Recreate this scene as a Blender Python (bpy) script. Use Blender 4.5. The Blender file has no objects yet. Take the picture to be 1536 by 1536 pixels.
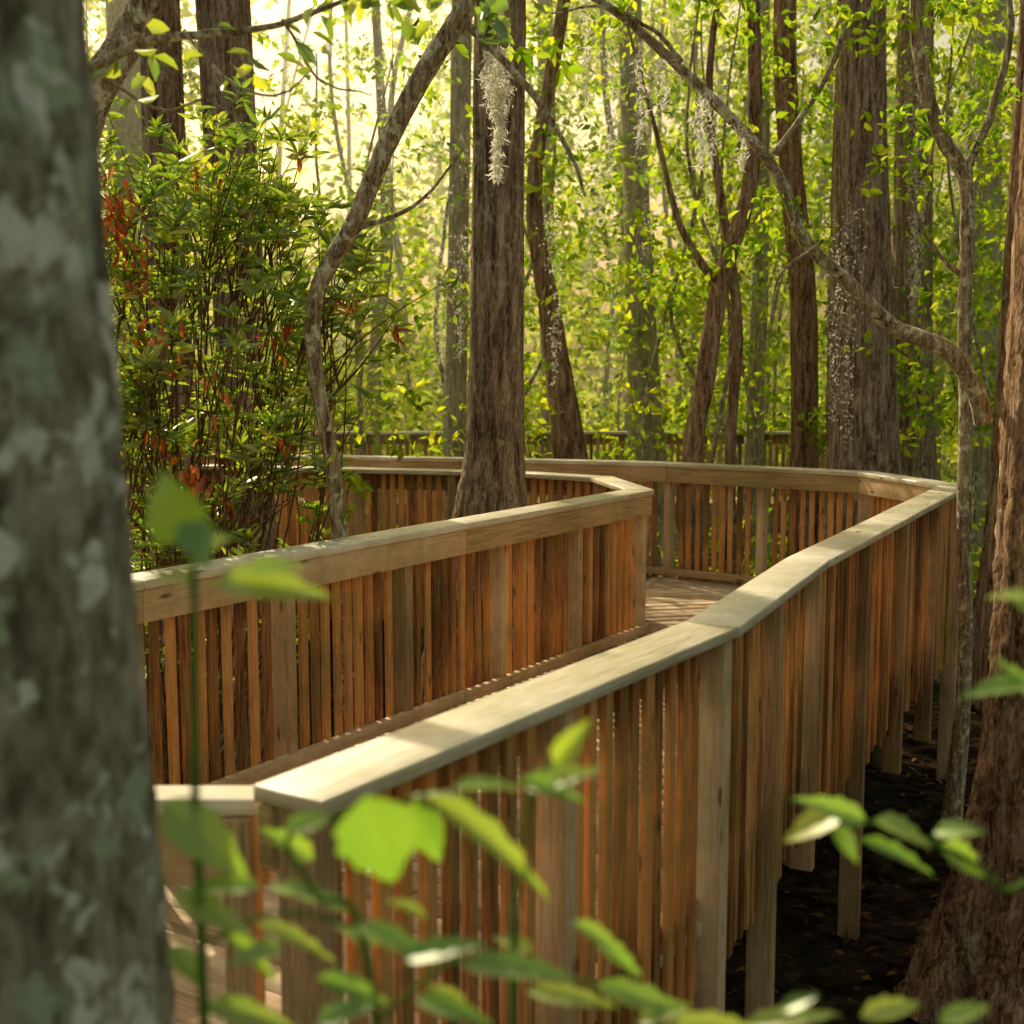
import bpy, math, random
import numpy as np
from mathutils import Vector
random.seed(7); rng=np.random.default_rng(11)
scene=bpy.context.scene
COL=scene.collection
def link(o,parent=None):
    COL.objects.link(o)
    if parent: o.parent=parent
    return o
def empty(name):
    return link(bpy.data.objects.new(name,None))

# ---------------------------------------------------------------- materials
def newmat(name):
    m=bpy.data.materials.new(name); m.use_nodes=True
    nt=m.node_tree; nt.nodes.clear()
    return m,nt,nt.nodes,nt.links
def N(ns,t,**k):
    n=ns.new(t)
    for a,b in k.items(): setattr(n,a,b)
    return n
def ramp(ns,stops,interp='LINEAR'):
    r=ns.new('ShaderNodeValToRGB'); r.color_ramp.interpolation=interp
    e=r.color_ramp.elements
    while len(e)<len(stops): e.new(0.5)
    for i,(p,c) in enumerate(stops):
        e[i].position=p; e[i].color=(c[0],c[1],c[2],1)
    return r
def mapping(ns,ls,src,scale,loc=(0,0,0)):
    m=ns.new('ShaderNodeMapping'); m.inputs['Scale'].default_value=scale; m.inputs['Location'].default_value=loc
    ls.new(src,m.inputs['Vector']); return m.outputs[0]
def noise(ns,ls,vec,scale,detail=6,rough=0.6,dist=0):
    n=ns.new('ShaderNodeTexNoise'); n.inputs['Scale'].default_value=scale; n.inputs['Detail'].default_value=detail
    n.inputs['Roughness'].default_value=rough; n.inputs['Distortion'].default_value=dist
    ls.new(vec,n.inputs['Vector']); return n.outputs['Fac']
def mix(ns,ls,fac,a,b,mode='MIX'):
    m=ns.new('ShaderNodeMix'); m.data_type='RGBA'; m.blend_type=mode
    for s,v in ((m.inputs[0],fac),(m.inputs[6],a),(m.inputs[7],b)):
        if isinstance(v,(int,float)): s.default_value=v
        elif isinstance(v,tuple): s.default_value=(*v,1)
        else: ls.new(v,s)
    return m.outputs[2]
def math_(ns,ls,op,a,b=0.0,clamp=False):
    m=ns.new('ShaderNodeMath'); m.operation=op; m.use_clamp=clamp
    for s,v in zip(m.inputs,(a,b)):
        if isinstance(v,(int,float)): s.default_value=v
        else: ls.new(v,s)
    return m.outputs[0]

def wood_mat(name,stops,moss=0.3,mosscol=(0.16,0.17,0.05),rough=0.7,spec=0.3,grain=0.7,sun_amber=0.0,rw=0.5):
    m,nt,ns,ls=newmat(name)
    out=N(ns,'ShaderNodeOutputMaterial'); b=N(ns,'ShaderNodeBsdfPrincipled')
    uv=N(ns,'ShaderNodeUVMap'); geo=N(ns,'ShaderNodeNewGeometry'); tc=N(ns,'ShaderNodeTexCoord')
    rnd=geo.outputs['Random Per Island']
    g1=noise(ns,ls,mapping(ns,ls,uv.outputs[0],(1.2,30,1)),2.2,3,0.6,1.8)   # grain
    g2=noise(ns,ls,mapping(ns,ls,uv.outputs[0],(3,160,1)),1.5,1,0.6)
    big=noise(ns,ls,tc.outputs['Object'],1.3,1,0.6)
    v=math_(ns,ls,'ADD',math_(ns,ls,'MULTIPLY',math_(ns,ls,'SUBTRACT',g1,0.5),grain*1.6),math_(ns,ls,'MULTIPLY',rnd,rw))
    v=math_(ns,ls,'ADD',v,0.5-rw*0.46)
    v=math_(ns,ls,'ADD',v,math_(ns,ls,'MULTIPLY',math_(ns,ls,'SUBTRACT',g2,0.5),0.4))
    v=math_(ns,ls,'ADD',v,math_(ns,ls,'MULTIPLY',math_(ns,ls,'SUBTRACT',big,0.5),0.9))
    r=ramp(ns,stops); ls.new(v,r.inputs[0])
    col=r.outputs[0]
    if sun_amber:
        # orange sun patches painted into the wood colour, varying by board and area
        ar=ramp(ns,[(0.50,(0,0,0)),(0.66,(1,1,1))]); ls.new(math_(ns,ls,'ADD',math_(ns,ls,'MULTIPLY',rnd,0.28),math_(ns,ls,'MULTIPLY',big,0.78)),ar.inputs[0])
        col=mix(ns,ls,math_(ns,ls,'MULTIPLY',ar.outputs[0],sun_amber),col,mix(ns,ls,g1,(0.55,0.17,0.025),(0.95,0.43,0.09)))
    mo=noise(ns,ls,tc.outputs['Object'],2.3,4,0.75)
    mr=ramp(ns,[(0.5-moss*0.35,(0,0,0)),(0.78-moss*0.35,(1,1,1))]); ls.new(mo,mr.inputs[0])
    col=mix(ns,ls,math_(ns,ls,'MULTIPLY',mr.outputs[0],0.7),col,mosscol)
    vo=N(ns,'ShaderNodeTexVoronoi'); vo.inputs['Scale'].default_value=1.0
    ls.new(mapping(ns,ls,uv.outputs[0],(2.6,9,1)),vo.inputs['Vector'])
    kr=ramp(ns,[(0.06,(1,1,1)),(0.13,(0,0,0))]); ls.new(vo.outputs['Distance'],kr.inputs[0])
    col=mix(ns,ls,math_(ns,ls,'MULTIPLY',kr.outputs[0],0.75),col,(0.05,0.022,0.01))
    ls.new(col,b.inputs['Base Color'])
    rr=math_(ns,ls,'ADD',rough-0.12,math_(ns,ls,'MULTIPLY',g2,0.25)); ls.new(rr,b.inputs['Roughness'])
    b.inputs['Specular IOR Level'].default_value=spec
    bp=N(ns,'ShaderNodeBump'); bp.inputs['Strength'].default_value=0.5; bp.inputs['Distance'].default_value=0.004
    ls.new(g2,bp.inputs['Height']); ls.new(bp.outputs[0],b.inputs['Normal'])
    ls.new(b.outputs[0],out.inputs[0]); return m

M_PICK=wood_mat('cedar_picket_wood',[(0.1,(0.11,0.042,0.014)),(0.4,(0.40,0.165,0.05)),(0.6,(0.64,0.31,0.11)),(0.9,(0.80,0.54,0.28))],moss=0.1,sun_amber=0.72,rw=.62)
M_POST=wood_mat('post_wood',[(0.1,(0.2,0.115,0.055)),(0.5,(0.56,0.35,0.18)),(0.9,(0.75,0.57,0.37))],moss=0.15,mosscol=(.22,.2,.08))
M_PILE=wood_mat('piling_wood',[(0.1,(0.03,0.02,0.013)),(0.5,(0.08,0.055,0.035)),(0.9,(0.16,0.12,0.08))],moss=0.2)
M_FACE=wood_mat('face_board_wood',[(0.1,(0.25,0.14,0.065)),(0.5,(0.66,0.42,0.22)),(0.9,(0.82,0.62,0.41))],moss=0.3,mosscol=(.32,.3,.1))
M_CAP=wood_mat('weathered_cap_wood',[(0.1,(0.30,0.24,0.15)),(0.38,(0.68,0.59,0.43)),(0.65,(0.9,0.83,0.68))],moss=0.33,mosscol=(0.42,0.39,0.2),rough=0.36,spec=1.0)
M_DECK=wood_mat('deck_plank_wood',[(0.1,(0.2,0.13,0.07)),(0.5,(0.6,0.42,0.26)),(0.9,(0.76,0.58,0.4))],moss=0.1)

def bark_mat(name,dark,mid,light,lichen=None,lam=0.0,sc=1.0,bump=1.0,lsc=9,stretch=1.6,lmul=1.9,bd=0.03,lc2=None):
    m,nt,ns,ls=newmat(name)
    out=N(ns,'ShaderNodeOutputMaterial'); b=N(ns,'ShaderNodeBsdfDiffuse')
    tc=N(ns,'ShaderNodeTexCoord'); o=tc.outputs['Object']
    a=noise(ns,ls,mapping(ns,ls,o,(14*sc,14*sc,stretch*sc)),1.5,4,0.68,0.6)
    f=noise(ns,ls,mapping(ns,ls,o,(40*sc,40*sc,14*sc)),1.5,2,0.6)
    v=math_(ns,ls,'ADD',math_(ns,ls,'MULTIPLY',a,0.7),math_(ns,ls,'MULTIPLY',f,0.3))
    r=ramp(ns,[(0.38,dark),(0.5,mid),(0.63,light)]); ls.new(v,r.inputs[0]); col=r.outputs[0]
    if lichen:
        ln=noise(ns,ls,mapping(ns,ls,o,(1,1,0.8)),lsc*sc,4,0.65,0.4)
        lr=ramp(ns,[(0.58-lam,(0,0,0)),(0.66-lam,(1,1,1))]); ls.new(ln,lr.inputs[0])
        l2=noise(ns,ls,o,25,1,0.5); lc=mix(ns,ls,l2,lichen,tuple(min(1,c*lmul) for c in lichen))
        col=mix(ns,ls,math_(ns,ls,'MULTIPLY',lr.outputs[0],0.85),col,lc)
    if lc2:
        ln=noise(ns,ls,mapping(ns,ls,o,(1,1,0.9),(5,3,1)),11*sc,3,0.6,0.3)
        lr=ramp(ns,[(0.565,(0,0,0)),(0.62,(1,1,1))]); ls.new(ln,lr.inputs[0])
        col=mix(ns,ls,math_(ns,ls,'MULTIPLY',lr.outputs[0],0.85),col,lc2)
    ls.new(col,b.inputs['Color'])
    bp=N(ns,'ShaderNodeBump'); bp.inputs['Strength'].default_value=0.9*bump; bp.inputs['Distance'].default_value=bd
    ls.new(v,bp.inputs['Height']); ls.new(bp.outputs[0],b.inputs['Normal'])
    ls.new(b.outputs[0],out.inputs[0]); return m
B_CYP=bark_mat('cypress_bark',(0.07,0.045,0.03),(0.27,0.19,0.13),(0.56,0.43,0.31),(0.32,0.3,0.2),0.0)
B_RED=bark_mat('red_brown_bark',(0.06,0.034,0.02),(0.28,0.17,0.10),(0.54,0.38,0.25),(0.34,0.31,0.21),-0.02)
B_GRY=bark_mat('grey_bark',(0.18,0.15,0.1),(0.38,0.33,0.23),(0.56,0.5,0.36),(0.38,0.4,0.25),0.04)
B_FG=bark_mat('lichen_bark',(0.12,0.105,0.075),(0.29,0.26,0.195),(0.46,0.42,0.33),(0.33,0.41,0.28),0.03,sc=1.0,lsc=9,stretch=5,lmul=1.7,lc2=(0.80,0.82,0.76))
B_BR=bark_mat('branch_bark',(0.09,0.06,0.036),(0.32,0.25,0.16),(0.58,0.5,0.37),(0.5,0.5,0.37),0.05,sc=2.0,bump=0.5)
B_TW=bark_mat('twig_bark',(0.04,0.026,0.013),(0.15,0.09,0.045),(0.28,0.19,0.1),sc=3,bump=0.3)
B_GST=bark_mat('green_stem',(0.06,0.12,0.02),(0.10,0.18,0.04),(0.15,0.25,0.06),sc=3,bump=0.1)

def leaf_mat(name,stops,trans=0.45,tmul=(2.0,2.1,0.8),gloss=0.06,rough=0.4,patch=0.35):
    m,nt,ns,ls=newmat(name)
    out=N(ns,'ShaderNodeOutputMaterial'); geo=N(ns,'ShaderNodeNewGeometry'); tc=N(ns,'ShaderNodeTexCoord')
    nz=noise(ns,ls,tc.outputs['Object'],patch,1,0.6)
    v=math_(ns,ls,'ADD',math_(ns,ls,'MULTIPLY',geo.outputs['Random Per Island'],0.5),math_(ns,ls,'MULTIPLY',nz,0.5))
    r=ramp(ns,stops); ls.new(v,r.inputs[0]); col=r.outputs[0]
    d=N(ns,'ShaderNodeBsdfDiffuse'); ls.new(col,d.inputs[0])
    t=N(ns,'ShaderNodeBsdfTranslucent'); ls.new(mix(ns,ls,1.0,col,tmul,'MULTIPLY'),t.inputs[0])
    m1=N(ns,'ShaderNodeMixShader'); m1.inputs[0].default_value=trans; ls.new(d.outputs[0],m1.inputs[1]); ls.new(t.outputs[0],m1.inputs[2])
    last=m1
    if gloss>0:
        g=N(ns,'ShaderNodeBsdfGlossy'); g.inputs['Roughness'].default_value=rough; g.inputs[0].default_value=(0.9,0.95,0.85,1)
        m2=N(ns,'ShaderNodeMixShader'); m2.inputs[0].default_value=gloss; ls.new(m1.outputs[0],m2.inputs[1]); ls.new(g.outputs[0],m2.inputs[2]); last=m2
    ls.new(last.outputs[0],out.inputs[0]); return m
L_BG=leaf_mat('forest_leaf',[(0.25,(0.13,0.22,0.02)),(0.5,(0.27,0.37,0.03)),(0.75,(0.46,0.46,0.045))],trans=0.6,tmul=(2.1,2.15,.6),gloss=0)
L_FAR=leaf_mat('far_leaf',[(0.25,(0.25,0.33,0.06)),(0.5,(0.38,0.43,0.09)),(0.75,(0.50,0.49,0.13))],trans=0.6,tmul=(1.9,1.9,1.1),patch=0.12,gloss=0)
L_MID=leaf_mat('mid_leaf',[(0.25,(0.09,0.17,0.015)),(0.5,(0.19,0.29,0.025)),(0.8,(0.35,0.38,0.035))],trans=0.58,gloss=0)
L_BUSH=leaf_mat('bush_leaf',[(0.25,(0.09,0.17,0.02)),(0.5,(0.21,0.29,0.035)),(0.75,(0.44,0.45,0.06))],trans=0.52,gloss=0.14,rough=0.38,patch=1.0)
L_RED=leaf_mat('dead_leaf',[(0.3,(0.3,0.045,0.012)),(0.6,(0.55,0.12,0.02)),(0.8,(0.6,0.24,0.05))],trans=0.45,tmul=(1.6,1.6,1.0))
L_FG=leaf_mat('sapling_leaf',[(0.2,(0.12,0.26,0.04)),(0.5,(0.23,0.39,0.06)),(0.8,(0.44,0.5,0.085))],trans=0.5,tmul=(2.0,2.0,0.9),gloss=0.08,rough=0.4,patch=6)
L_MOSS=leaf_mat('moss_strand',[(0.3,(0.7,0.68,0.58)),(0.7,(0.88,0.86,0.76))],trans=0.5,tmul=(1.1,1.1,1.1),gloss=0)
L_LIT=leaf_mat('fallen_leaf',[(0.3,(0.06,0.03,0.015)),(0.55,(0.16,0.09,0.04)),(0.8,(0.3,0.18,0.08))],trans=0.15,tmul=(1.2,1.2,1.0),gloss=0)

def ground_mat():
    m,nt,ns,ls=newmat('swamp_ground')
    out=N(ns,'ShaderNodeOutputMaterial'); b=N(ns,'ShaderNodeBsdfDiffuse'); tc=N(ns,'ShaderNodeTexCoord')
    a=noise(ns,ls,tc.outputs['Object'],6,5,0.7); c=noise(ns,ls,tc.outputs['Object'],0.25,3,0.6)
    r=ramp(ns,[(0.4,(0.012,0.008,0.005)),(0.55,(0.045,0.03,0.017)),(0.7,(0.12,0.08,0.045))]); ls.new(a,r.inputs[0])
    g=ramp(ns,[(0.5,(0,0,0)),(0.62,(1,1,1))]); ls.new(c,g.inputs[0])
    col=mix(ns,ls,math_(ns,ls,'MULTIPLY',g.outputs[0],0.35),r.outputs[0],(0.06,0.08,0.02))
    ls.new(col,b.inputs['Color'])
    bp=N(ns,'ShaderNodeBump'); bp.inputs['Strength'].default_value=0.8; bp.inputs['Distance'].default_value=0.06
    ls.new(a,bp.inputs['Height']); ls.new(bp.outputs[0],b.inputs['Normal'])
    ls.new(b.outputs[0],out.inputs[0]); return m
M_GR=ground_mat()

# ---------------------------------------------------------------- mesh helpers
def mesh_np(name,verts,faces_flat,loop_counts,mat,parent=None,smooth=False,uvs=None):
    me=bpy.data.meshes.new(name)
    nv=len(verts); nf=len(loop_counts); nl=len(faces_flat)
    me.vertices.add(nv); me.vertices.foreach_set('co',np.asarray(verts,dtype=np.float32).ravel())
    me.loops.add(nl); me.loops.foreach_set('vertex_index',np.asarray(faces_flat,dtype=np.int32))
    me.polygons.add(nf)
    lc=np.asarray(loop_counts,dtype=np.int32); st=np.concatenate([[0],np.cumsum(lc)[:-1]]).astype(np.int32)
    me.polygons.foreach_set('loop_start',st); me.polygons.foreach_set('loop_total',lc)
    if smooth: me.polygons.foreach_set('use_smooth',np.ones(nf,dtype=bool))
    if uvs is not None:
        l=me.uv_layers.new(name='UVMap'); l.data.foreach_set('uv',np.asarray(uvs,dtype=np.float32).ravel())
    me.materials.append(mat); me.update(calc_edges=True); me.validate()
    o=bpy.data.objects.new(name,me); return link(o,parent)

class Boards:
    def __init__(s): s.v=[];s.f=[];s.uv=[];s.c=[]
    def prism(s,bot,top,axis_len=None):
        i=len(s.v); s.v+=[tuple(p) for p in bot]+[tuple(p) for p in top]
        n=4; u0=random.uniform(0,50); v0=random.uniform(0,50)
        L=(Vector(top[0])-Vector(bot[0])).length
        acc=0
        for k in range(n):
            k2=(k+1)%n
            w=(Vector(bot[k2])-Vector(bot[k])).length
            s.f.append([i+k,i+k2,i+n+k2,i+n+k])
            s.uv+=[(u0,v0+acc),(u0,v0+acc+w),(u0+L,v0+acc+w),(u0+L,v0+acc)]
            acc+=w
        s.f.append([i+3,i+2,i+1,i]); s.uv+=[(u0,v0),(u0+.01,v0),(u0+.01,v0+.05),(u0,v0+.05)]
        s.f.append([i+4,i+5,i+6,i+7]); s.uv+=[(u0,v0),(u0+.01,v0),(u0+.01,v0+.05),(u0,v0+.05)]
    def poly(s,pts,z0,z1,ax):
        i=len(s.v); n=len(pts); u0=random.uniform(0,50); v0=random.uniform(0,50)
        s.v+=[(x,y,z0) for x,y in pts]+[(x,y,z1) for x,y in pts]
        pr=Vector((-ax[1],ax[0]))
        s.f.append([i+n+k for k in range(n)])
        s.uv+=[(u0+Vector(p).dot(ax),v0+Vector(p).dot(pr)) for p in pts]
        for k in range(n):
            k2=(k+1)%n; s.f.append([i+k,i+k2,i+n+k2,i+n+k]); s.uv+=[(u0,v0),(u0+.1,v0),(u0+.1,v0+.03),(u0,v0+.03)]
    def make(s,name,mat,parent=None,bevel=0.003):
        if not s.f: return None
        flat=[a for f in s.f for a in f]; cnt=[len(f) for f in s.f]
        o=mesh_np(name,s.v,flat,cnt,mat,parent,False,s.uv)
        if bevel:
            b=o.modifiers.new('bevel','BEVEL'); b.width=bevel; b.segments=2; b.limit_method='ANGLE'
        return o

def offset_poly(pts,d):
    out=[]; P=[Vector(p) for p in pts]
    for i,p in enumerate(P):
        ns_=[]
        if i>0: t=(P[i]-P[i-1]).normalized(); ns_.append(Vector((-t.y,t.x)))
        if i<len(P)-1: t=(P[i+1]-P[i]).normalized(); ns_.append(Vector((-t.y,t.x)))
        if len(ns_)==1: out.append(p+ns_[0]*d)
        else:
            m=(ns_[0]+ns_[1]).normalized(); out.append(p+m*(d/max(0.35,m.dot(ns_[0]))))
    return out
def sweep(B,pts,n0,n1,z0,z1,maxlen=3.0,gap=0.002):
    a=offset_poly(pts,n0); b=offset_poly(pts,n1)
    for i in range(len(pts)-1):
        L=(Vector(pts[i+1])-Vector(pts[i])).length
        k=max(1,round(L/maxlen)); g=gap/L
        for j in range(k):
            t0=j/k+g; t1=(j+1)/k-g
            A0=a[i].lerp(a[i+1],t0);A1=a[i].lerp(a[i+1],t1);B0=b[i].lerp(b[i+1],t0);B1=b[i].lerp(b[i+1],t1)
            dz=random.uniform(-0.003,0.003)
            B.prism([(A0.x,A0.y,z0+dz),(B0.x,B0.y,z0+dz),(B0.x,B0.y,z1+dz),(A0.x,A0.y,z1+dz)],[(A1.x,A1.y,z0+dz),(B1.x,B1.y,z0+dz),(B1.x,B1.y,z1+dz),(A1.x,A1.y,z1+dz)])
def upright(B,c,t,n,w,d0,d1,z0,z1,tilt=0.0):
    q=[c+t*(-w/2)+n*d0,c+t*(w/2)+n*d0,c+t*(w/2)+n*d1,c+t*(-w/2)+n*d1]
    B.prism([(p.x,p.y,z0) for p in q],[(p.x+t.x*tilt,p.y+t.y*tilt,z1) for p in q])

def railing(name,pts,side,post_sp,capw=0.2,skirt=0.25,skip=(),face_h=0.14,cz=1.07):
    """pts: centre line of railing; side=+1 walkway on left of travel, -1 on right."""
    E=empty(name)
    cap=Boards();face=Boards();pick=Boards();post=Boards();curb=Boards();pile=Boards()
    s=side
    def sw(B,a,b,z0,z1,ml): 
        lo,hi=(a*s,b*s) if s>0 else (b*s,a*s)
        sweep(B,pts,lo,hi,z0,z1,ml)
    sw(cap,-capw/2,capw/2,cz-0.038,cz,2.4)
    sw(face,0.048,0.086,cz-0.04-face_h,cz-0.041,2.4)
    sw(curb,0.024,0.07,0.02,0.085,2.4)
    sw(curb,0.022,0.06,-0.26,-0.03,2.4)
    cnt=0
    for i in range(len(pts)-1):
        a=Vector(pts[i]);b=Vector(pts[i+1]);L=(b-a).length;t=(b-a)/L;n=Vector((-t.y,t.x))*s
        k=max(1,round(L/post_sp)); sp=L/k
        for j in range(k+1):
            if j==0 and i>0: continue
            c=a+t*(j*sp); cnt+=1
            if j==0:c=c+t*0.05
            if j==k and i==len(pts)-2:c=c-t*0.05
            upright(post,c,t,n,0.065,-0.064,0.046,(-.42,-1.4,-.55,-.62,-1.4)[cnt%5],cz-0.039)
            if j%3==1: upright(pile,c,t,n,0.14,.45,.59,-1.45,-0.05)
        if i in skip: continue
        m=int(L/0.084)
        for j in range(m):
            q=(j+0.5)/m*L
            if abs((q/sp)-round(q/sp))*sp<0.058: continue
            c=a+t*(q+random.uniform(-.006,.006))
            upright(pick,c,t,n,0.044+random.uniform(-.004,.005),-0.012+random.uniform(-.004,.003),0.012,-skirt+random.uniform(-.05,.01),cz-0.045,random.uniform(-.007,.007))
    cap.make('top_rail_cap',M_CAP,E,0.006); face.make('face_board',M_FACE,E); curb.make('curb_and_rim_boards',M_FACE,E)
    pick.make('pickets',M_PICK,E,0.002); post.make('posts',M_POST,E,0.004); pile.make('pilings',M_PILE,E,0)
    return E
R=[(-.47,2.55),(.69,4.30),(1.37,5.80),(3.32,9.46),(2.99,10.68),(1.46,11.72),(-.48,12.34),(-3.8,13.1)]
Lr=[(-4.6,4.1),(-2.33,4.15),(-1.60,5.22),(.92,9.10),(.72,10.15),(.08,10.62),(-.5,10.78),(-3.8,11.65)]
railing('boardwalk_railing',R,+1,1.0)
railing('boardwalk_railing',Lr,-1,0.85)
railing('boardwalk_railing',[(-7,17.6),(-3,17.3),(4.0,17.3),(5.2,17.9)],+1,1.2)
railing('boardwalk_railing',[(-4.6,2.68),(-.54,2.68)],+1,1.35,capw=.10,skip=(0,),face_h=.19,cz=1.025)

# deck
def clip(poly,ax,lo,hi):
    for sgn,lim in ((1,lo),(-1,-hi)):
        out=[]
        for i in range(len(poly)):
            p=poly[i];q=poly[(i+1)%len(poly)]
            dp=sgn*p.dot(ax)-lim; dq=sgn*q.dot(ax)-lim
            if dp>=0: out.append(p)
            if (dp>=0)!=(dq>=0): out.append(p.lerp(q,dp/(dp-dq)))
        poly=out
        if len(poly)<3: return None
    return poly
D=Boards()
def deck(poly,travel):
    ax=Vector(travel).normalized(); P=[Vector(p) for p in poly]
    lo=min(p.dot(ax) for p in P);hi=max(p.dot(ax) for p in P); x=lo
    while x<hi:
        c=clip(P,ax,x,x+0.137)
        if c:
            z=random.uniform(-.003,.002); D.poly([(p.x,p.y) for p in c],-0.04+z,z,Vector((-ax.y,ax.x)))
        x+=0.143
deck([(-4.6,2.6),(-.48,2.6),(-2.33,4.15),(-4.6,4.1)],(1,0))
deck([(-.48,2.6),(.69,4.3),(-1.6,5.22),(-2.33,4.15)],(.53,.85))
deck([(.69,4.3),(1.37,5.8),(3.32,9.46),(.92,9.1),(-1.6,5.22)],(.5,.86))
deck([(3.32,9.46),(2.99,10.68),(1.46,11.72),(.72,10.15),(.92,9.1)],(-.2,1))
deck([(1.46,11.72),(-.48,12.34),(-3.8,13.1),(-3.8,11.65),(-.5,10.78),(.08,10.62),(.72,10.15)],(-.96,.28))
D.make('boardwalk_deck',M_DECK,None,0)
D=Boards(); deck([(-7,17.6),(-3,17.3),(4,17.3),(4,19),(-3,19),(-7,19.3)],(1,0)); D.make('boardwalk_deck',M_DECK,None,0)

# ground
def gz(x,y): return -1.15+0.12*np.sin(x*0.7+1.3)*np.cos(y*0.5)+0.06*np.sin(x*2.1+y*1.7)+0.0
gx=np.concatenate([np.linspace(-150,-16,20),np.linspace(-15,15,121),np.linspace(16,150,20)]);gy=np.concatenate([np.linspace(-60,-1,16),np.linspace(0,30,121),np.linspace(31,200,28)])
X,Y=np.meshgrid(gx,gy); V=np.stack([X,Y,gz(X,Y)],-1).reshape(-1,3); nx=len(gx); ny=len(gy)
idx=np.arange(nx*ny).reshape(ny,nx); Fq=np.stack([idx[:-1,:-1],idx[:-1,1:],idx[1:,1:],idx[1:,:-1]],-1).reshape(-1,4)
mesh_np('ground',V,Fq.ravel(),[4]*len(Fq),M_GR,None,True)

# ---------------------------------------------------------------- trunks / branches
def catmull(P,R_,n):
    P=np.array(P,float);R_=np.array(R_,float)
    A=np.column_stack([P,R_]); A=np.vstack([2*A[0]-A[1],A,2*A[-1]-A[-2]]); out=[]
    m=len(P)-1
    for i in range(m):
        p0,p1,p2,p3=A[i:i+4]
        for t in np.linspace(0,1,n,endpoint=False):
            out.append(0.5*((2*p1)+(-p0+p2)*t+(2*p0-5*p1+4*p2-p3)*t*t+(-p0+3*p1-3*p2+p3)*t**3))
    out.append(A[-2]); o=np.array(out); return o[:,:3],np.maximum(o[:,3],0.0015)
class Tubes:
    def __init__(s): s.v=[];s.f=[];s.n=0
    def tube(s,P,R_,seg=12,n=8,flute=0.0,k=9,wob=0.0,buttress=0.0):
        c,r=catmull(P,R_,n); m=len(c)
        if wob: c=c+np.cumsum(rng.normal(0,wob,(m,3)),0)*0.5
        T=np.gradient(c,axis=0); T/=np.linalg.norm(T,axis=1)[:,None]+1e-9
        up=np.array([0,1.,0]) if abs(T[0][1])<0.9 else np.array([1.,0,0])
        a=np.linspace(0,2*np.pi,seg,endpoint=False)
        ph=rng.uniform(0,6.28,6); V=np.zeros((m,seg,3)); u=np.cross(T[0],up)
        for i in range(m):
            u=u-T[i]*u.dot(T[i]); u/=np.linalg.norm(u); w=np.cross(T[i],u)
            z=c[i][2]
            rr=np.ones(seg)
            if flute:
                rr+=flute*(np.abs(np.sin(a*k*0.5+ph[0]+0.5*np.sin(z*0.9+ph[1])))-0.6)+flute*0.6*np.sin(a*(k*2+3)+ph[2]+0.8*np.sin(z*1.7+a*2))+flute*0.5*rng.normal(0,.5,seg)
                rr+=flute*1.0*np.sin(a*2+ph[3]+z*0.4)
            if buttress:
                bb=buttress*max(0,1-(z+1.2)/2.2)**1.5
                rr+=bb*(np.abs(np.sin(a*3.5+ph[4]))-0.3)
            V[i]=c[i]+r[i]*rr[:,None]*(np.cos(a)[:,None]*u+np.sin(a)[:,None]*w)
        s.v.append(V.reshape(-1,3))
        i0=s.n; ids=np.arange(m*seg).reshape(m,seg)+i0
        q=np.stack([ids[:-1],np.roll(ids,-1,1)[:-1],np.roll(ids,-1,1)[1:],ids[1:]],-1).reshape(-1,4)
        s.f.append(q); s.n+=m*seg
        return c
    def make(s,name,mat,parent=None):
        V=np.vstack(s.v);F=np.vstack(s.f); return mesh_np(name,V,F.ravel(),[4]*len(F),mat,parent,True)

# ---------------------------------------------------------------- leaves
def unit(a): return a/(np.linalg.norm(a,axis=-1,keepdims=True)+1e-9)
def leaves(C,Dn,L,W,droop=0.15,fold=0.25,up=0.6,simple=False):
    n=len(C); Dn=unit(Dn)
    nr=unit(rng.normal(0,1,(n,3))*(1-up)+np.array([0,0,up])); S=unit(np.cross(Dn,nr)); Nn=np.cross(S,Dn)
    L=np.broadcast_to(L,(n,))[:,None]; W=np.broadcast_to(W,(n,))[:,None]
    b=C; t=C+Dn*L-Nn*L*droop
    if simple:
        V=np.stack([b,C+Dn*L*.45+S*W*.5,t,C+Dn*L*.45-S*W*.5],1).reshape(-1,3)
        return V,np.arange(n*4),4
    l1=C+Dn*L*.3+S*W*.5+Nn*W*fold; l2=C+Dn*L*.68+S*W*.4+Nn*W*fold-Nn*L*droop*.4
    r1=C+Dn*L*.3-S*W*.5+Nn*W*fold; r2=C+Dn*L*.68-S*W*.4+Nn*W*fold-Nn*L*droop*.4
    V=np.stack([b,l1,l2,t,r2,r1],1).reshape(-1,3)
    base=(np.arange(n)*6)[:,None]
    F=np.concatenate([base+np.array([[0,3,2,1]]),base+np.array([[0,5,4,3]])],1).ravel()
    return V,F,6
class Leaf:
    def __init__(s,simple=False): s.V=[];s.F=[];s.n=0;s.simple=simple
    def add(s,*a,**k):
        V,F,_=leaves(*a,simple=s.simple,**k); s.V.append(V);s.F.append(F+s.n);s.n+=len(V)
    def make(s,name,mat,parent=None):
        F=np.concatenate(s.F); return mesh_np(name,np.vstack(s.V),F,np.full(len(F)//4,4),mat,parent,False)
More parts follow.
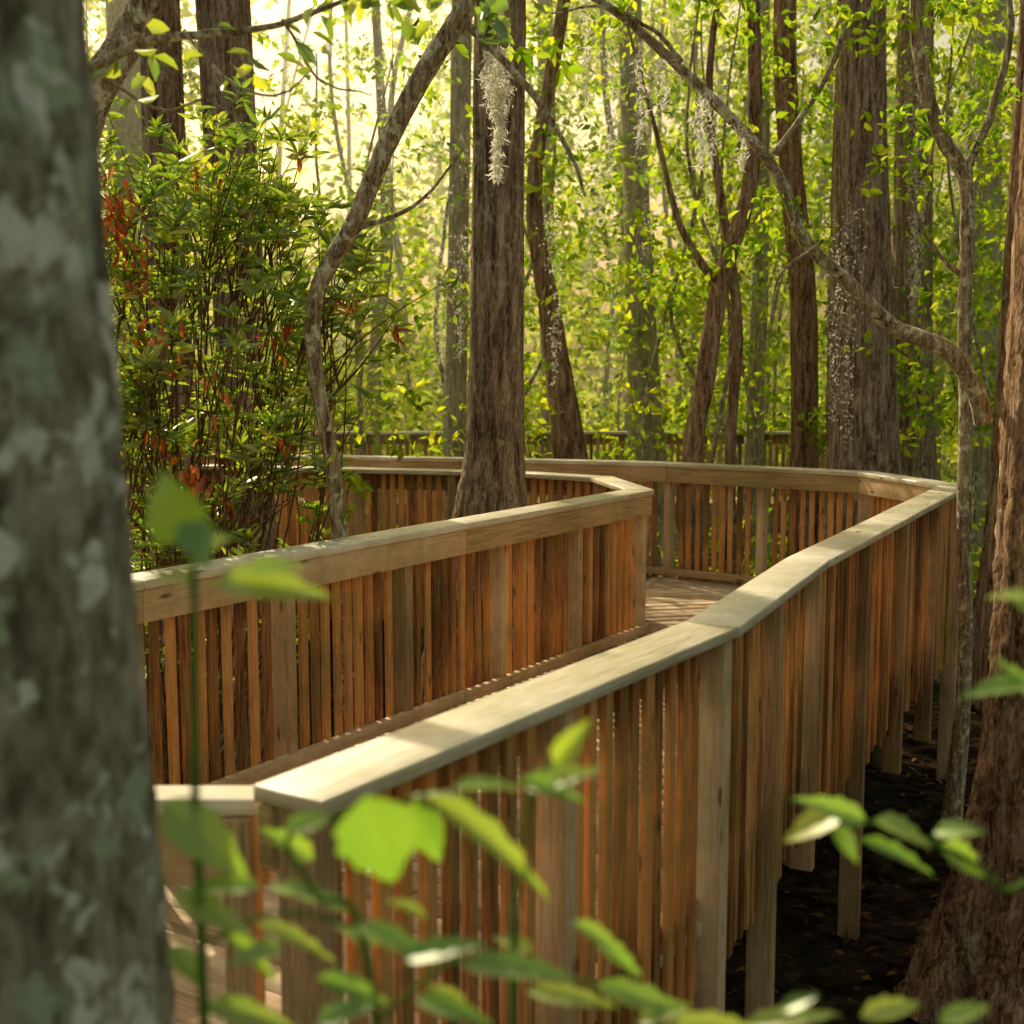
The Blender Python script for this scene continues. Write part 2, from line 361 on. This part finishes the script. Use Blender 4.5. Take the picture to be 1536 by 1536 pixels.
def clumps(LF,centers,nl,rad,ll,flat=0.45,wl=0.5,up=0.5):
    centers=np.asarray(centers)
    for c in centers:
        r=rad*rng.uniform(.5,1.4); k=int(nl*rng.uniform(.5,1.4))
        ns_=max(2,k//12)
        sp=rng.normal(0,1,(ns_,3))*np.array([r,r,r*flat]); d=unit(rng.normal(0,1,(ns_,3))*np.array([1,1,.35]))
        tt=rng.uniform(-1,1,(ns_,12)); p=c+sp[:,None]+d[:,None]*tt[...,None]*ll*3
        p=p.reshape(-1,3)+rng.normal(0,ll*.25,(ns_*12,3))
        dd=np.repeat(d,12,0)*.6+rng.normal(0,.6,(ns_*12,3))-np.array([0,0,.15])
        s=ll*rng.uniform(.6,1.3,len(p))
        LF.add(p,dd,s,s*wl,up=up)

# --- leaf litter and low plants on the near ground
LF=Leaf(True); n=5200; xs=rng.uniform(-5,8,n); ys=rng.uniform(1.5,14,n)
LF.add(np.stack([xs,ys,gz(xs,ys)+rng.uniform(.01,.05,n)],-1),rng.normal(0,1,(n,3))*[1,1,.15],rng.uniform(.05,.11,n),rng.uniform(.03,.05,n),up=.85); LF.make('leaf_litter',L_LIT)
LF=Leaf(); c=[]
for i in range(60):
    x=rng.uniform(1.6,6.5); y=rng.uniform(3,12); 
    if x<(y*.53+.2): continue
    c.append((x,y,gz(x,y)+.15))
clumps(LF,c,36,.18,.07,flat=.5); LF.make('low_undergrowth',L_MID)

# --- foreground trunk
T=Tubes(); T.tube([(-.70,1.6,-1.3),(-.655,1.6,-.6),(-.625,1.6,.6),(-.64,1.6,1.3),(-.665,1.6,2.0),(-.68,1.6,3.0),(-.6,1.7,6)],[.34,.26,.19,.165,.155,.15,.12],seg=96,n=26,flute=.03,k=15)
T.make('lichen_covered_tree_trunk',B_FG)

def tree(name,P,R_,mat,seg=48,flute=.05,k=13,butt=.3,n=18,limbs=(),leafc=None,lmat=None,ll=.1,nl=120,rad=.5):
    E=empty(name); T=Tubes(); T.tube(P,R_,seg,n,flute,k,0,butt)
    for lp,lr in limbs: T.tube(lp,lr,10,8,0.05,5,0.008)
    T.make('trunk',mat,E)
    if leafc is not None:
        LF=Leaf(True); clumps(LF,leafc,nl,rad,ll); LF.make('leaves',lmat or L_MID,E)
    return E
def crown(c,rx,rz,n):
    p=unit(rng.normal(0,1,(n,3)))*rng.uniform(.35,1,(n,1))**.5
    return np.array(c)+p*np.array([rx,rx,rz])
tree('cypress_tree',[(-.2,9.4,-1.4),(-.18,9.4,0),(-.155,9.4,.9),(-.125,9.4,1.4),(-.105,9.4,2.7),(-.085,9.4,4.6),(-.05,9.4,9)],[.6,.42,.27,.215,.185,.17,.14],B_CYP,64,.05,15,.4,22,
     limbs=[([(-.06,9.4,7),(1,9.8,8),(2.2,10,8.6)],[.06,.04,.02]),([(-.06,9.4,8),(-1.2,9.2,9),(-2.2,9,9.5)],[.06,.04,.02])],leafc=crown((0,9.4,10),2.2,1.3,3),lmat=L_MID)
specs=[
 ('cypress_tree',13.3,[(3.78,-1.4),(3.74,.3),(3.62,2.5),(3.54,5.2),(3.45,11)],[.7,.40,.32,.25,.2],B_CYP),
 ('cypress_tree',15.6,[(-.75,-1.4),(-.72,.5),(-.66,3),(-.6,6),(-.5,12)],[.3,.17,.13,.12,.1],B_GRY),
 ('gum_tree',14.0,[(3.35,-1.4),(3.25,.6),(3.18,2.6),(3.0,4.2),(2.9,6),(2.9,11)],[.3,.15,.14,.12,.12,.1],B_RED),
 ('gum_tree',16.2,[(3.2,-1.4),(3.1,.8),(3.12,4),(3.0,9)],[.3,.13,.11,.1],B_GRY),
 ('cypress_tree',16.4,[(1.85,-1.4),(1.75,.8),(1.6,3.5),(1.45,7),(1.4,12)],[.45,.25,.18,.14,.1],B_GRY),
 ('gum_tree',14.4,[(.85,-1.4),(.68,.8),(.45,2.4),(.25,4),(.6,6.2),(.7,9)],[.3,.2,.13,.09,.07,.05],B_RED),
 ('gum_tree',10.0,[(-2.1,-1.4),(-2.08,.4),(-2.13,2.6),(-2.2,5),(-2.3,9)],[.4,.21,.19,.19,.17],B_CYP),
 ('gum_tree',11.0,[(-3.0,-1.4),(-2.95,1),(-2.95,5),(-3,9)],[.3,.19,.16,.14],B_CYP),
 ('cypress_tree',15.5,[(5.0,-1.4),(4.9,1),(4.8,4),(4.7,10)],[.5,.28,.22,.16],B_CYP),
 ('cypress_tree',18.5,[(7.0,-1.4),(6.9,1),(6.7,5),(6.6,12)],[.5,.3,.24,.18],B_GRY),
 ('cypress_tree',12.0,[(4.75,-1.4),(4.68,.8),(4.7,3),(4.8,9)],[.3,.14,.11,.09],B_RED),
 ('cypress_tree',20,[(-6.0,-1.4),(-5.9,1),(-5.9,5),(-6,13)],[.5,.3,.25,.18],B_GRY),
 ('cypress_tree',21,[(.6,-1.4),(.62,1),(.55,5),(.5,14)],[.3,.16,.13,.1],B_GRY),
 ('gum_tree',19.5,[(-2.2,-1.4),(-2.1,2),(-1.9,4),(-2.1,9)],[.2,.1,.08,.06],B_GRY),
]
for nm,y,P,Rr,mt in specs:
    top=P[-1]
    tree(nm,[(a,y,b) for a,b in P],Rr,mt,40,.05,12,.35,14,leafc=crown((top[0],y,top[1]+.6),2.0,1.4,3),ll=.14,nl=80)
tree('cypress_tree',[(2.66,5.9,-1.35),(2.70,5.9,-.6),(2.72,5.9,.3),(2.74,5.95,1.5),(2.78,6.0,3.5),(2.85,6.1,9)],[.66,.50,.42,.40,.37,.28],B_RED,96,.06,19,.4,26,
     limbs=[([(2.1,5.3,-1.1),(1.75,4.9,-.85),(1.5,4.65,-.72),(1.38,4.6,-.85),(1.32,4.6,-1.3)],[.09,.06,.05,.05,.05]),([(2.4,5.3,-1.0),(2.1,4.7,-1.15),(1.9,4.2,-1.3)],[.12,.09,.05])],leafc=crown((3.2,6.1,9.5),2,1,4))
E=empty('crooked_tree'); T=Tubes()
T.tube([(1.95,13,-1.4),(1.85,13,.9),(1.98,13,1.9),(2.12,13,2.8),(2.38,13,3.7),(2.42,13,4.8),(2.3,13,6.5)],[.2,.11,.10,.09,.08,.07,.05],16,12,.06,5,.004)
T.tube([(2.1,13,2.7),(1.7,13.1,3.4),(1.45,13.2,4.3),(1.1,13.2,5.5)],[.05,.035,.025,.015],10,8,0,5,.006)
T.tube([(2.3,13,-1.4),(2.25,13.1,1),(2.3,13.1,2.5),(2.0,13.2,4.5),(2.1,13.2,6)],[.08,.06,.055,.04,.03],10,10,0,5,.006)
T.make('trunk',B_RED,E)
E=empty('leaning_tree'); T=Tubes()
T.tube([(-.90,6.75,-1.4),(-.91,6.75,.4),(-.91,6.72,.95),(-.95,6.7,1.48),(-1.02,6.7,1.91),(-1.0,6.7,2.33),(-.79,6.7,2.71),(-.62,6.7,3.09),(-.44,6.7,3.42),(-.23,6.7,3.73),(.17,6.7,4.3)],[.08,.052,.047,.042,.042,.046,.05,.052,.055,.055,.05],16,9,.06,5,.003)
T.tube([(-.80,6.7,2.66),(-.5,6.75,2.8),(-.25,6.8,3.1)],[.015,.01,.005],8,6,wob=.006)
T.tube([(-.25,6.7,3.7),(.08,6.6,3.35),(.3,6.5,3.0),(.38,6.5,2.8)],[.022,.018,.011,.006],8,6,wob=.003)
T.make('trunk',B_BR,E)
LF=Leaf(); clumps(LF,crown((-.2,6.8,4.2),.8,.4,4),60,.25,.09); clumps(LF,[(-.95,6.7,1.15),(-.85,6.7,1.3),(-.75,6.9,2.0),(-.6,7.4,1.7),(-.75,7.3,1.5)],30,.09,.06); LF.make('leaves',L_MID,E)
E=empty('arching_tree'); T=Tubes(); y=6.2
dg=[(.25,3.75),(.53,3.6),(.8,3.38),(1.04,3.17),(1.25,2.96),(1.37,2.76),(1.46,2.58),(1.69,2.38),(1.92,2.17),(2.2,2.05),(2.36,1.85),(2.42,1.68)]
T.tube([(a,y+.3*i/11,b) for i,(a,b) in enumerate(dg)],[.015,.02,.024,.028,.031,.032,.034,.037,.041,.046,.05,.052],12,6,.08,4,.002)
T.tube([(a,y,b) for a,b in [(.8,3.38),(.7,3.5),(.45,3.62),(.2,3.6)]],[.012,.01,.008,.004],6,6,wob=.008)
T.tube([(a,y,b) for a,b in [(1.25,2.96),(1.5,3.3),(1.6,3.7),(1.75,4.1)]],[.016,.013,.01,.006],6,6,wob=.008)
T.tube([(a,y,b) for a,b in [(1.5,2.55),(1.3,2.4),(1.25,2.2)]],[.01,.007,.003],6,6,wob=.006)
T.make('trunk',B_BR,E)
LF=Leaf()
clumps(LF,[(1.25,6.4,3.2),(1.0,6.4,3.45),(1.3,6.4,2.6),(1.6,6.2,3.5),(1.75,6.2,3.8),(.6,6.2,3.75),(1.85,6.1,2.9),(1.15,6.3,2.7),(2.1,6.2,3.6),(1.9,6.3,3.1),(.95,6.2,3.7),(1.4,6.3,3.7)],60,.15,.06); LF.make('leaves',L_MID,E)
E=empty('crooked_sapling'); T=Tubes(); y=8
T.tube([(a,y,b) for a,b in [(2.85,-1.4),(2.92,0),(2.87,1.3),(2.82,2.35),(2.8,3.05),(2.62,3.4),(2.5,3.8),(2.46,4.25),(2.5,5)]],[.08,.05,.048,.048,.05,.05,.045,.04,.03],12,9,.08,4,.004)
T.tube([(a,y,b) for a,b in [(2.8,3.1),(2.95,3.5),(3.05,4.0),(2.95,4.5)]],[.03,.025,.02,.01],8,6,wob=.01)
T.tube([(a,y,b) for a,b in [(2.81,2.5),(2.6,2.7),(2.45,3.0)]],[.02,.012,.006],8,6,wob=.01)
T.make('trunk',B_BR,E); LF=Leaf(); clumps(LF,crown((2.8,8,3.9),.5,.6,9),50,.15,.06); LF.make('leaves',L_MID,E)

E=empty('overhanging_branch'); T=Tubes()
T.tube([(-1.7,4,2.95),(-1.36,4,2.84),(-1.14,4,2.93),(-.97,4,2.96),(-.76,4,2.98),(-.58,4,3.03),(-.35,4,3.12)],[.018,.016,.014,.012,.01,.008,.004],10,8,.05,4,.003)
T.tube([(-1.0,4,2.96),(-.85,3.9,2.8),(-.7,3.9,2.76),(-.6,3.9,2.85)],[.006,.005,.004,.002],6,8,wob=.004)
T.tube([(-1.3,4,2.86),(-1.1,4.1,2.75),(-.95,4.1,2.78),(-.8,4.1,2.68)],[.006,.005,.004,.002],6,8,wob=.004)
T.tube([(-.7,4,3.0),(-.6,4.1,2.85),(-.45,4.1,2.8)],[.005,.004,.002],6,8,wob=.004)
T.make('branch',B_BR,E); LF=Leaf()
c=np.array([(-.58,4,3.03),(-.5,4,3.08),(-.42,4,3.1),(-.1,4,3.05),(-.03,4,3.0),(-.2,4,3.08),(-1.1,4,2.93),(-1.2,4,2.8),(-.85,4,2.9),(-.35,4,3.06),(-.65,4,2.95)])
c=np.repeat(c,7,0)+rng.normal(0,.035,(77,3)); LF.add(c,rng.normal(0,1,(77,3))*[1,.6,.8]-[0,0,.5],rng.uniform(.06,.1,77),rng.uniform(.03,.045,77),up=.2); LF.make('leaves',L_BUSH,E)
E=empty('dark_limb_tree'); T=Tubes()
T.tube([(-2.6,5.6,-1.4),(-2.45,5.6,.5),(-2.2,5.6,2.0),(-1.85,5.6,2.95),(-1.66,5.6,3.3),(-1.42,5.6,3.65),(-1.1,5.6,4.2)],[.16,.12,.1,.08,.07,.065,.05],16,10,.06,6,.003)
T.make('trunk',B_BR,E)

# --- bush on the left
E=empty('lance_leaf_shrub'); T=Tubes(); LF=Leaf(); tips=[]
base=np.array([-2.05,7.3,-1.2])
for i in range(92):
    q=unit(rng.normal(0,1,3))*rng.uniform(.35,1)**.4
    tip=np.array([-1.68,7.1,2.12])+q*np.array([.85,.75,1.2])
    if tip[2]<1.5 and tip[0]>-1.35: continue
    mid=base*.45+tip*.55+rng.normal(0,.2,3); mid[2]+=.1
    T.tube([base+rng.normal(0,.17,3),mid,tip],[.010,.006,.003],6,7,wob=.008)
    tips.append(tip)
    for j in range(3):
        t2=tip+rng.normal(0,.2,3)+[0,0,.05]; m2=mid*.35+tip*.65
        T.tube([m2,(m2+t2)/2+rng.normal(0,.03,3),t2],[.006,.004,.002],5,4); tips.append(t2)
    if rng.uniform()<.5: tips.append(mid+rng.normal(0,.12,3)+[0,0,.1])
RD=Leaf()
for t in tips:
    k=rng.integers(12,22); h=rng.uniform(-.16,.02,k)
    ax=unit(rng.normal(0,.5,3)+[0,0,.8]); p=t+ax*h[:,None]
    a=rng.uniform(0,6.28,k); e=np.where(h>-.03,.9,.25)+rng.normal(0,.15,k)
    dd=np.stack([np.cos(a),np.sin(a),e],-1)
    if rng.uniform()<.06: RD.add(p[:7]-[0,.05,0],rng.normal(0,.5,(7,3))-[0,0,.9],rng.uniform(.06,.11,7),rng.uniform(.02,.03,7),up=.1)
    LF.add(p,dd,rng.uniform(.08,.14,k),rng.uniform(.02,.032,k),droop=.18,up=.3)
T.make('stems',B_TW,E); LF.make('leaves',L_BUSH,E)
for c,n in (((-1.97,6.4,2.72),54),((-1.93,6.4,2.5),18),((-1.70,6.35,2.05),24),((-1.6,6.3,1.40),38),((-1.85,6.4,2.35),10),((-1.5,6.35,1.85),12)):
    p=np.array(c)+rng.normal(0,1,(n,3))*[.04,.07,.10]
    RD.add(p,rng.normal(0,.5,(n,3))-[0,0,.9],rng.uniform(.05,.10,n),rng.uniform(.018,.03,n),up=.1)
RD.make('dead_leaves',L_RED,E)

# --- forest foliage
LF=Leaf(True)
n=320; xs=rng.uniform(-8,8,n); ys=rng.uniform(13.8,24,n); zs=rng.uniform(-1,1.8,n)*rng.uniform(.5,1,n)
zs=np.where((ys<18.2),np.minimum(zs,rng.uniform(-1,.1,n)),zs)
clumps(LF,np.stack([xs,ys,zs],-1),80,.5,.14)
n=780; ys=rng.uniform(13.6,26,n); xs=rng.uniform(-.44,.44,n)*ys; zs=1.95+ys*rng.uniform(-.06,.31,n)
hole=np.exp(-((xs/ys+.15)/.17)**2)*np.clip((zs-2.4)/2.6,0,1)
right=np.clip((xs/ys+.02)/.25,0,1)
keep=rng.uniform(0,1,n)<(0.55+0.38*right-0.52*hole)
clumps(LF,np.stack([xs,ys,zs],-1)[keep],105,.55,.13)
LF.make('forest_foliage',L_BG)
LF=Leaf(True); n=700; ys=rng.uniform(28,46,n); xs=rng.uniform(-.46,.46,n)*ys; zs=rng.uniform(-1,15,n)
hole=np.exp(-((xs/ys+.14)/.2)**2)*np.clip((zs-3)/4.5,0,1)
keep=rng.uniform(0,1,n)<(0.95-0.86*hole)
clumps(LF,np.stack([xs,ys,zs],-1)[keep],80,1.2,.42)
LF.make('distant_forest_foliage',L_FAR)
T=Tubes()
for i in range(30):
    y=rng.uniform(19,42); x=rng.uniform(-.5,.55)*y; r=rng.uniform(.04,.12); 
    T.tube([(x,y,-1.4),(x+rng.normal(0,.1),y,3),(x+rng.normal(0,.5),y,8),(x+rng.normal(0,.9),y,15)],[r*1.5,r,r*.8,r*.5],10,6)
T.make('distant_tree_trunks',B_GRY)
T=Tubes(); LF=Leaf(True)
for i in range(34):
    y=rng.uniform(13.6,20); x=rng.uniform(-.35,.4)*y; r=rng.uniform(.012,.035); p=[(x,y,-1.3)]; 
    for z in (1,2.5,4.2,6): x+=rng.normal(0,.3); p.append((x,y,z))
    c=T.tube(p,[r*1.3,r,r*.9,r*.7,r*.4],7,8,wob=.012)
    for j in range(6): clumps(LF,[c[rng.integers(8,len(c))]+rng.normal(0,.25,3)],50,.3,.11)
T.make('sapling_stems',B_BR); LF.make('sapling_foliage',L_MID)

# Spanish moss
E=empty('spanish_moss'); LF=Leaf(True)
def moss(x,y,z,h,w,k=160):
    t=rng.uniform(0,1,k); ph=rng.uniform(0,6,2)
    p=np.stack([x+w*.8*np.sin(t*9+ph[0])*(1-t)+rng.normal(0,1,k)*w*(1-.7*t),y+rng.normal(0,1,k)*w,z-h*t],-1)
    LF.add(p,rng.normal(0,.8,(k,3))-[0,0,.8],rng.uniform(.02,.05,k),rng.uniform(.006,.010,k),up=.1,droop=.3)
moss(-.08,6.9,3.62,.68,.026,1000); moss(-.05,6.9,3.55,.4,.03,500); moss(-.13,6.85,3.6,.3,.02,200)
moss(.9,6.2,3.25,.35,.03,260); moss(.62,6.3,3.5,.5,.02,200); moss(.35,6.2,3.7,.5,.02,160); moss(.72,6.2,3.4,.22,.02,120); moss(1.1,6.2,3.1,.2,.02,120)
for i in range(50):
    y=rng.uniform(11,20); x=rng.uniform(-.18,.36)*y; z=1.95+y*rng.uniform(.1,.3); moss(x,y,z,rng.uniform(.6,2.4),.055,360)
moss(-.75,13.5,4.6,2.6,.07,1100); moss(-.85,13.5,4.2,1.4,.06,500); moss(-1.7,14,5.5,1.6,.05,300)
LF.make('strands',L_MOSS,E)

# --- foreground sapling with broad leaves
E=empty('broad_leaf_sapling'); T=Tubes(); SV=[];SF=[];SN=0
PX,PZ=.00071,.00074
def W3(a,b,y=1.3): return Vector(((a-768)*PX*y/1.3,y,1.95-(0.5+(b-1260)*PZ)*y/1.3)) 
def broad(a,b,w,y=1.3,tw=0.0):
    global SN
    p0=W3(a[0],a[1],y); p1=W3(b[0],b[1],y+random.uniform(-.04,.04)); d=p1-p0; L=d.length; d.normalize()
    nrm=Vector((random.uniform(-.4,.4)+tw,-.5+random.uniform(-.3,.2),.85)); s=d.cross(nrm).normalized(); nn=s.cross(d)
    w=w*0.5; rows=9; cols=4
    for i in range(rows+1):
        t=i/rows; ww=w*(math.sin(math.pi*t**.75)**.9*(1-.25*t) if 0<t<1 else 0.02)
        if 0<i<rows: ww*=1+.08*(-1)**i
        for j in range(-cols,cols+1):
            q=j/cols; pt=p0+d*(L*t)+s*(ww*q)+nn*(abs(q)*ww*.35-L*.22*t*t+.002*math.sin(t*30)*abs(q))
            SV.append(tuple(pt))
    c=2*cols+1
    for i in range(rows):
        for j in range(c-1):
            o=SN+i*c+j; SF.append((o,o+1,o+1+c,o+c))
    SN+=(rows+1)*c
LS=[((290,830),(262,735),.065),((285,800),(330,860),.045),((300,870),(340,810),.06),((300,890),(215,860),.04),((330,890),(512,885),.05),((380,870),(470,850),.03),
((640,1195),(865,1330),.045),((550,1195),(590,1335),.09),((625,1200),(655,1300),.05),((245,1205),(372,1310),.06),((260,1345),(370,1390),.038),((390,1330),(255,1325),.03),
((400,1330),(540,1350),.03),((380,1385),(520,1430),.028),((530,1390),(660,1430),.032),((600,1440),(720,1405),.028),((690,1450),(865,1450),.035),((890,1405),(975,1465),.025),
((790,1490),(930,1500),.03),((890,1480),(1090,1530),.04),((680,1185),(790,1165),.028),((790,1185),(895,1145),.03),((780,1170),(880,1195),.025),((832,1150),(876,1088),.03),
((250,1420),(300,1480),.03),((300,1510),(430,1535),.035),((1120,1545),(1260,1510),.03),((1300,1530),(1400,1495),.03),((470,1540),(560,1500),.03),((960,1540),(1040,1500),.03),
((430,1250),(500,1215),.03),((470,1290),(400,1240),.03),((470,1470),(600,1500),.032),((330,1400),(430,1470),.03),((620,1500),(740,1530),.03),((700,1210),(620,1180),.025),((420,1420),(340,1440),.025),((1010,1545),(1160,1536),.03),((860,1385),(940,1420),.02),
((560,1420),(500,1380),.022),((640,1380),(590,1340),.022),((800,1430),(740,1400),.022),((700,1520),(650,1470),.025),((1180,1520),(1230,1490),.02),((1420,1540),(1500,1500),.025)]
LS2=[((1270,1215),(1165,1255),.045),((1300,1235),(1200,1190),.035),((1250,1240),(1290,1290),.03),((1310,1230),(1400,1260),.04),((1290,1260),(1420,1300),.03),((1410,1270),(1490,1310),.045),((1400,1250),(1470,1240),.03),
((1540,1030),(1435,1035),.035),((1540,910),(1465,895),.03),((1545,1060),(1490,985),.035),((1540,930),(1500,900),.03)]
for a,b,w in LS: broad(a,b,w,1.27+random.uniform(-.08,.14))
for a,b,w in LS2: broad(a,b,w,1.5)
mesh_np('leaves',SV,np.array(SF).ravel(),[4]*len(SF),L_FG,E,True)
def stem(pts,r0,r1,y=1.3):
    P=[W3(a,b,y) for a,b in pts]; T.tube([tuple(p) for p in P],list(np.linspace(r0,r1,len(P))),8,8)
stem([(296,3000),(298,1536),(295,1200),(302,900),(290,800)],.007,.003)
stem([(760,3000),(770,1536),(775,1350),(800,1180),(840,1140)],.006,.002)
stem([(600,3000),(560,1536),(470,1340),(440,1250),(640,1195)],.006,.002); stem([(298,1420),(420,1370),(600,1410)],.003,.002); stem([(560,1536),(700,1440),(900,1480)],.003,.002)
stem([(1700,3000),(1600,1500),(1500,1330),(1400,1265),(1270,1225)],.006,.002,1.5); stem([(1620,1600),(1580,1200),(1545,900)],.005,.002,1.5)
T.make('stems',B_GST,E)

# ---------------------------------------------------------------- humid air between the trees (a real, bounded body of mist)
m,nt,ns,ls=newmat('humid_air'); out=N(ns,'ShaderNodeOutputMaterial'); vs=N(ns,'ShaderNodeVolumeScatter')
vs.inputs['Color'].default_value=(1,.97,.80,1); vs.inputs['Density'].default_value=.0095; vs.inputs['Anisotropy'].default_value=.65
ls.new(vs.outputs[0],out.inputs['Volume'])
bx=[(x,y,z) for z in (-1.6,13) for x,y in ((-22,13.2),(22,13.2),(22,55),(-22,55))]
mesh_np('forest_mist',bx,[3,2,1,0,4,5,6,7,0,1,5,4,1,2,6,5,2,3,7,6,3,0,4,7],[4]*6,m)

# ---------------------------------------------------------------- world, sun, camera
sd=Vector((-.40,.70,.58)).normalized()
w=bpy.data.worlds.new('World'); scene.world=w; w.use_nodes=True; ns=w.node_tree.nodes; ls=w.node_tree.links
bg=ns['Background']; sky=ns.new('ShaderNodeTexSky'); sky.sky_type='NISHITA'; sky.sun_disc=False
sky.sun_elevation=math.asin(sd.z); sky.sun_rotation=math.atan2(sd.x,sd.y); sky.dust_density=4.5; sky.air_density=1.9; sky.ozone_density=.5
mx=ns.new('ShaderNodeMix'); mx.data_type='RGBA'; mx.blend_type='MULTIPLY'; mx.inputs[0].default_value=1; mx.inputs[7].default_value=(1.0,.87,.62,1)
ls.new(sky.outputs[0],mx.inputs[6]); ls.new(mx.outputs[2],bg.inputs[0]); bg.inputs[1].default_value=.15
sl=bpy.data.lights.new('sun','SUN'); sl.energy=5; sl.angle=math.radians(.6); sl.color=(1,.87,.61)
so=link(bpy.data.objects.new('sun',sl)); so.rotation_euler=sd.to_track_quat('Z','Y').to_euler(); so.location=sd*30
cam=bpy.data.cameras.new('camera'); co=link(bpy.data.objects.new('camera',cam)); co.location=(0,0,1.95)
co.rotation_euler=(math.radians(90)-math.atan(218/1900),0,0); cam.sensor_width=36; cam.lens=1900/1536*36; cam.clip_end=600
cam.dof.use_dof=True; cam.dof.focus_distance=7.0; cam.dof.aperture_fstop=2.8
scene.camera=co
scene.view_settings.view_transform='Standard'; scene.view_settings.look='None'; scene.view_settings.exposure=0
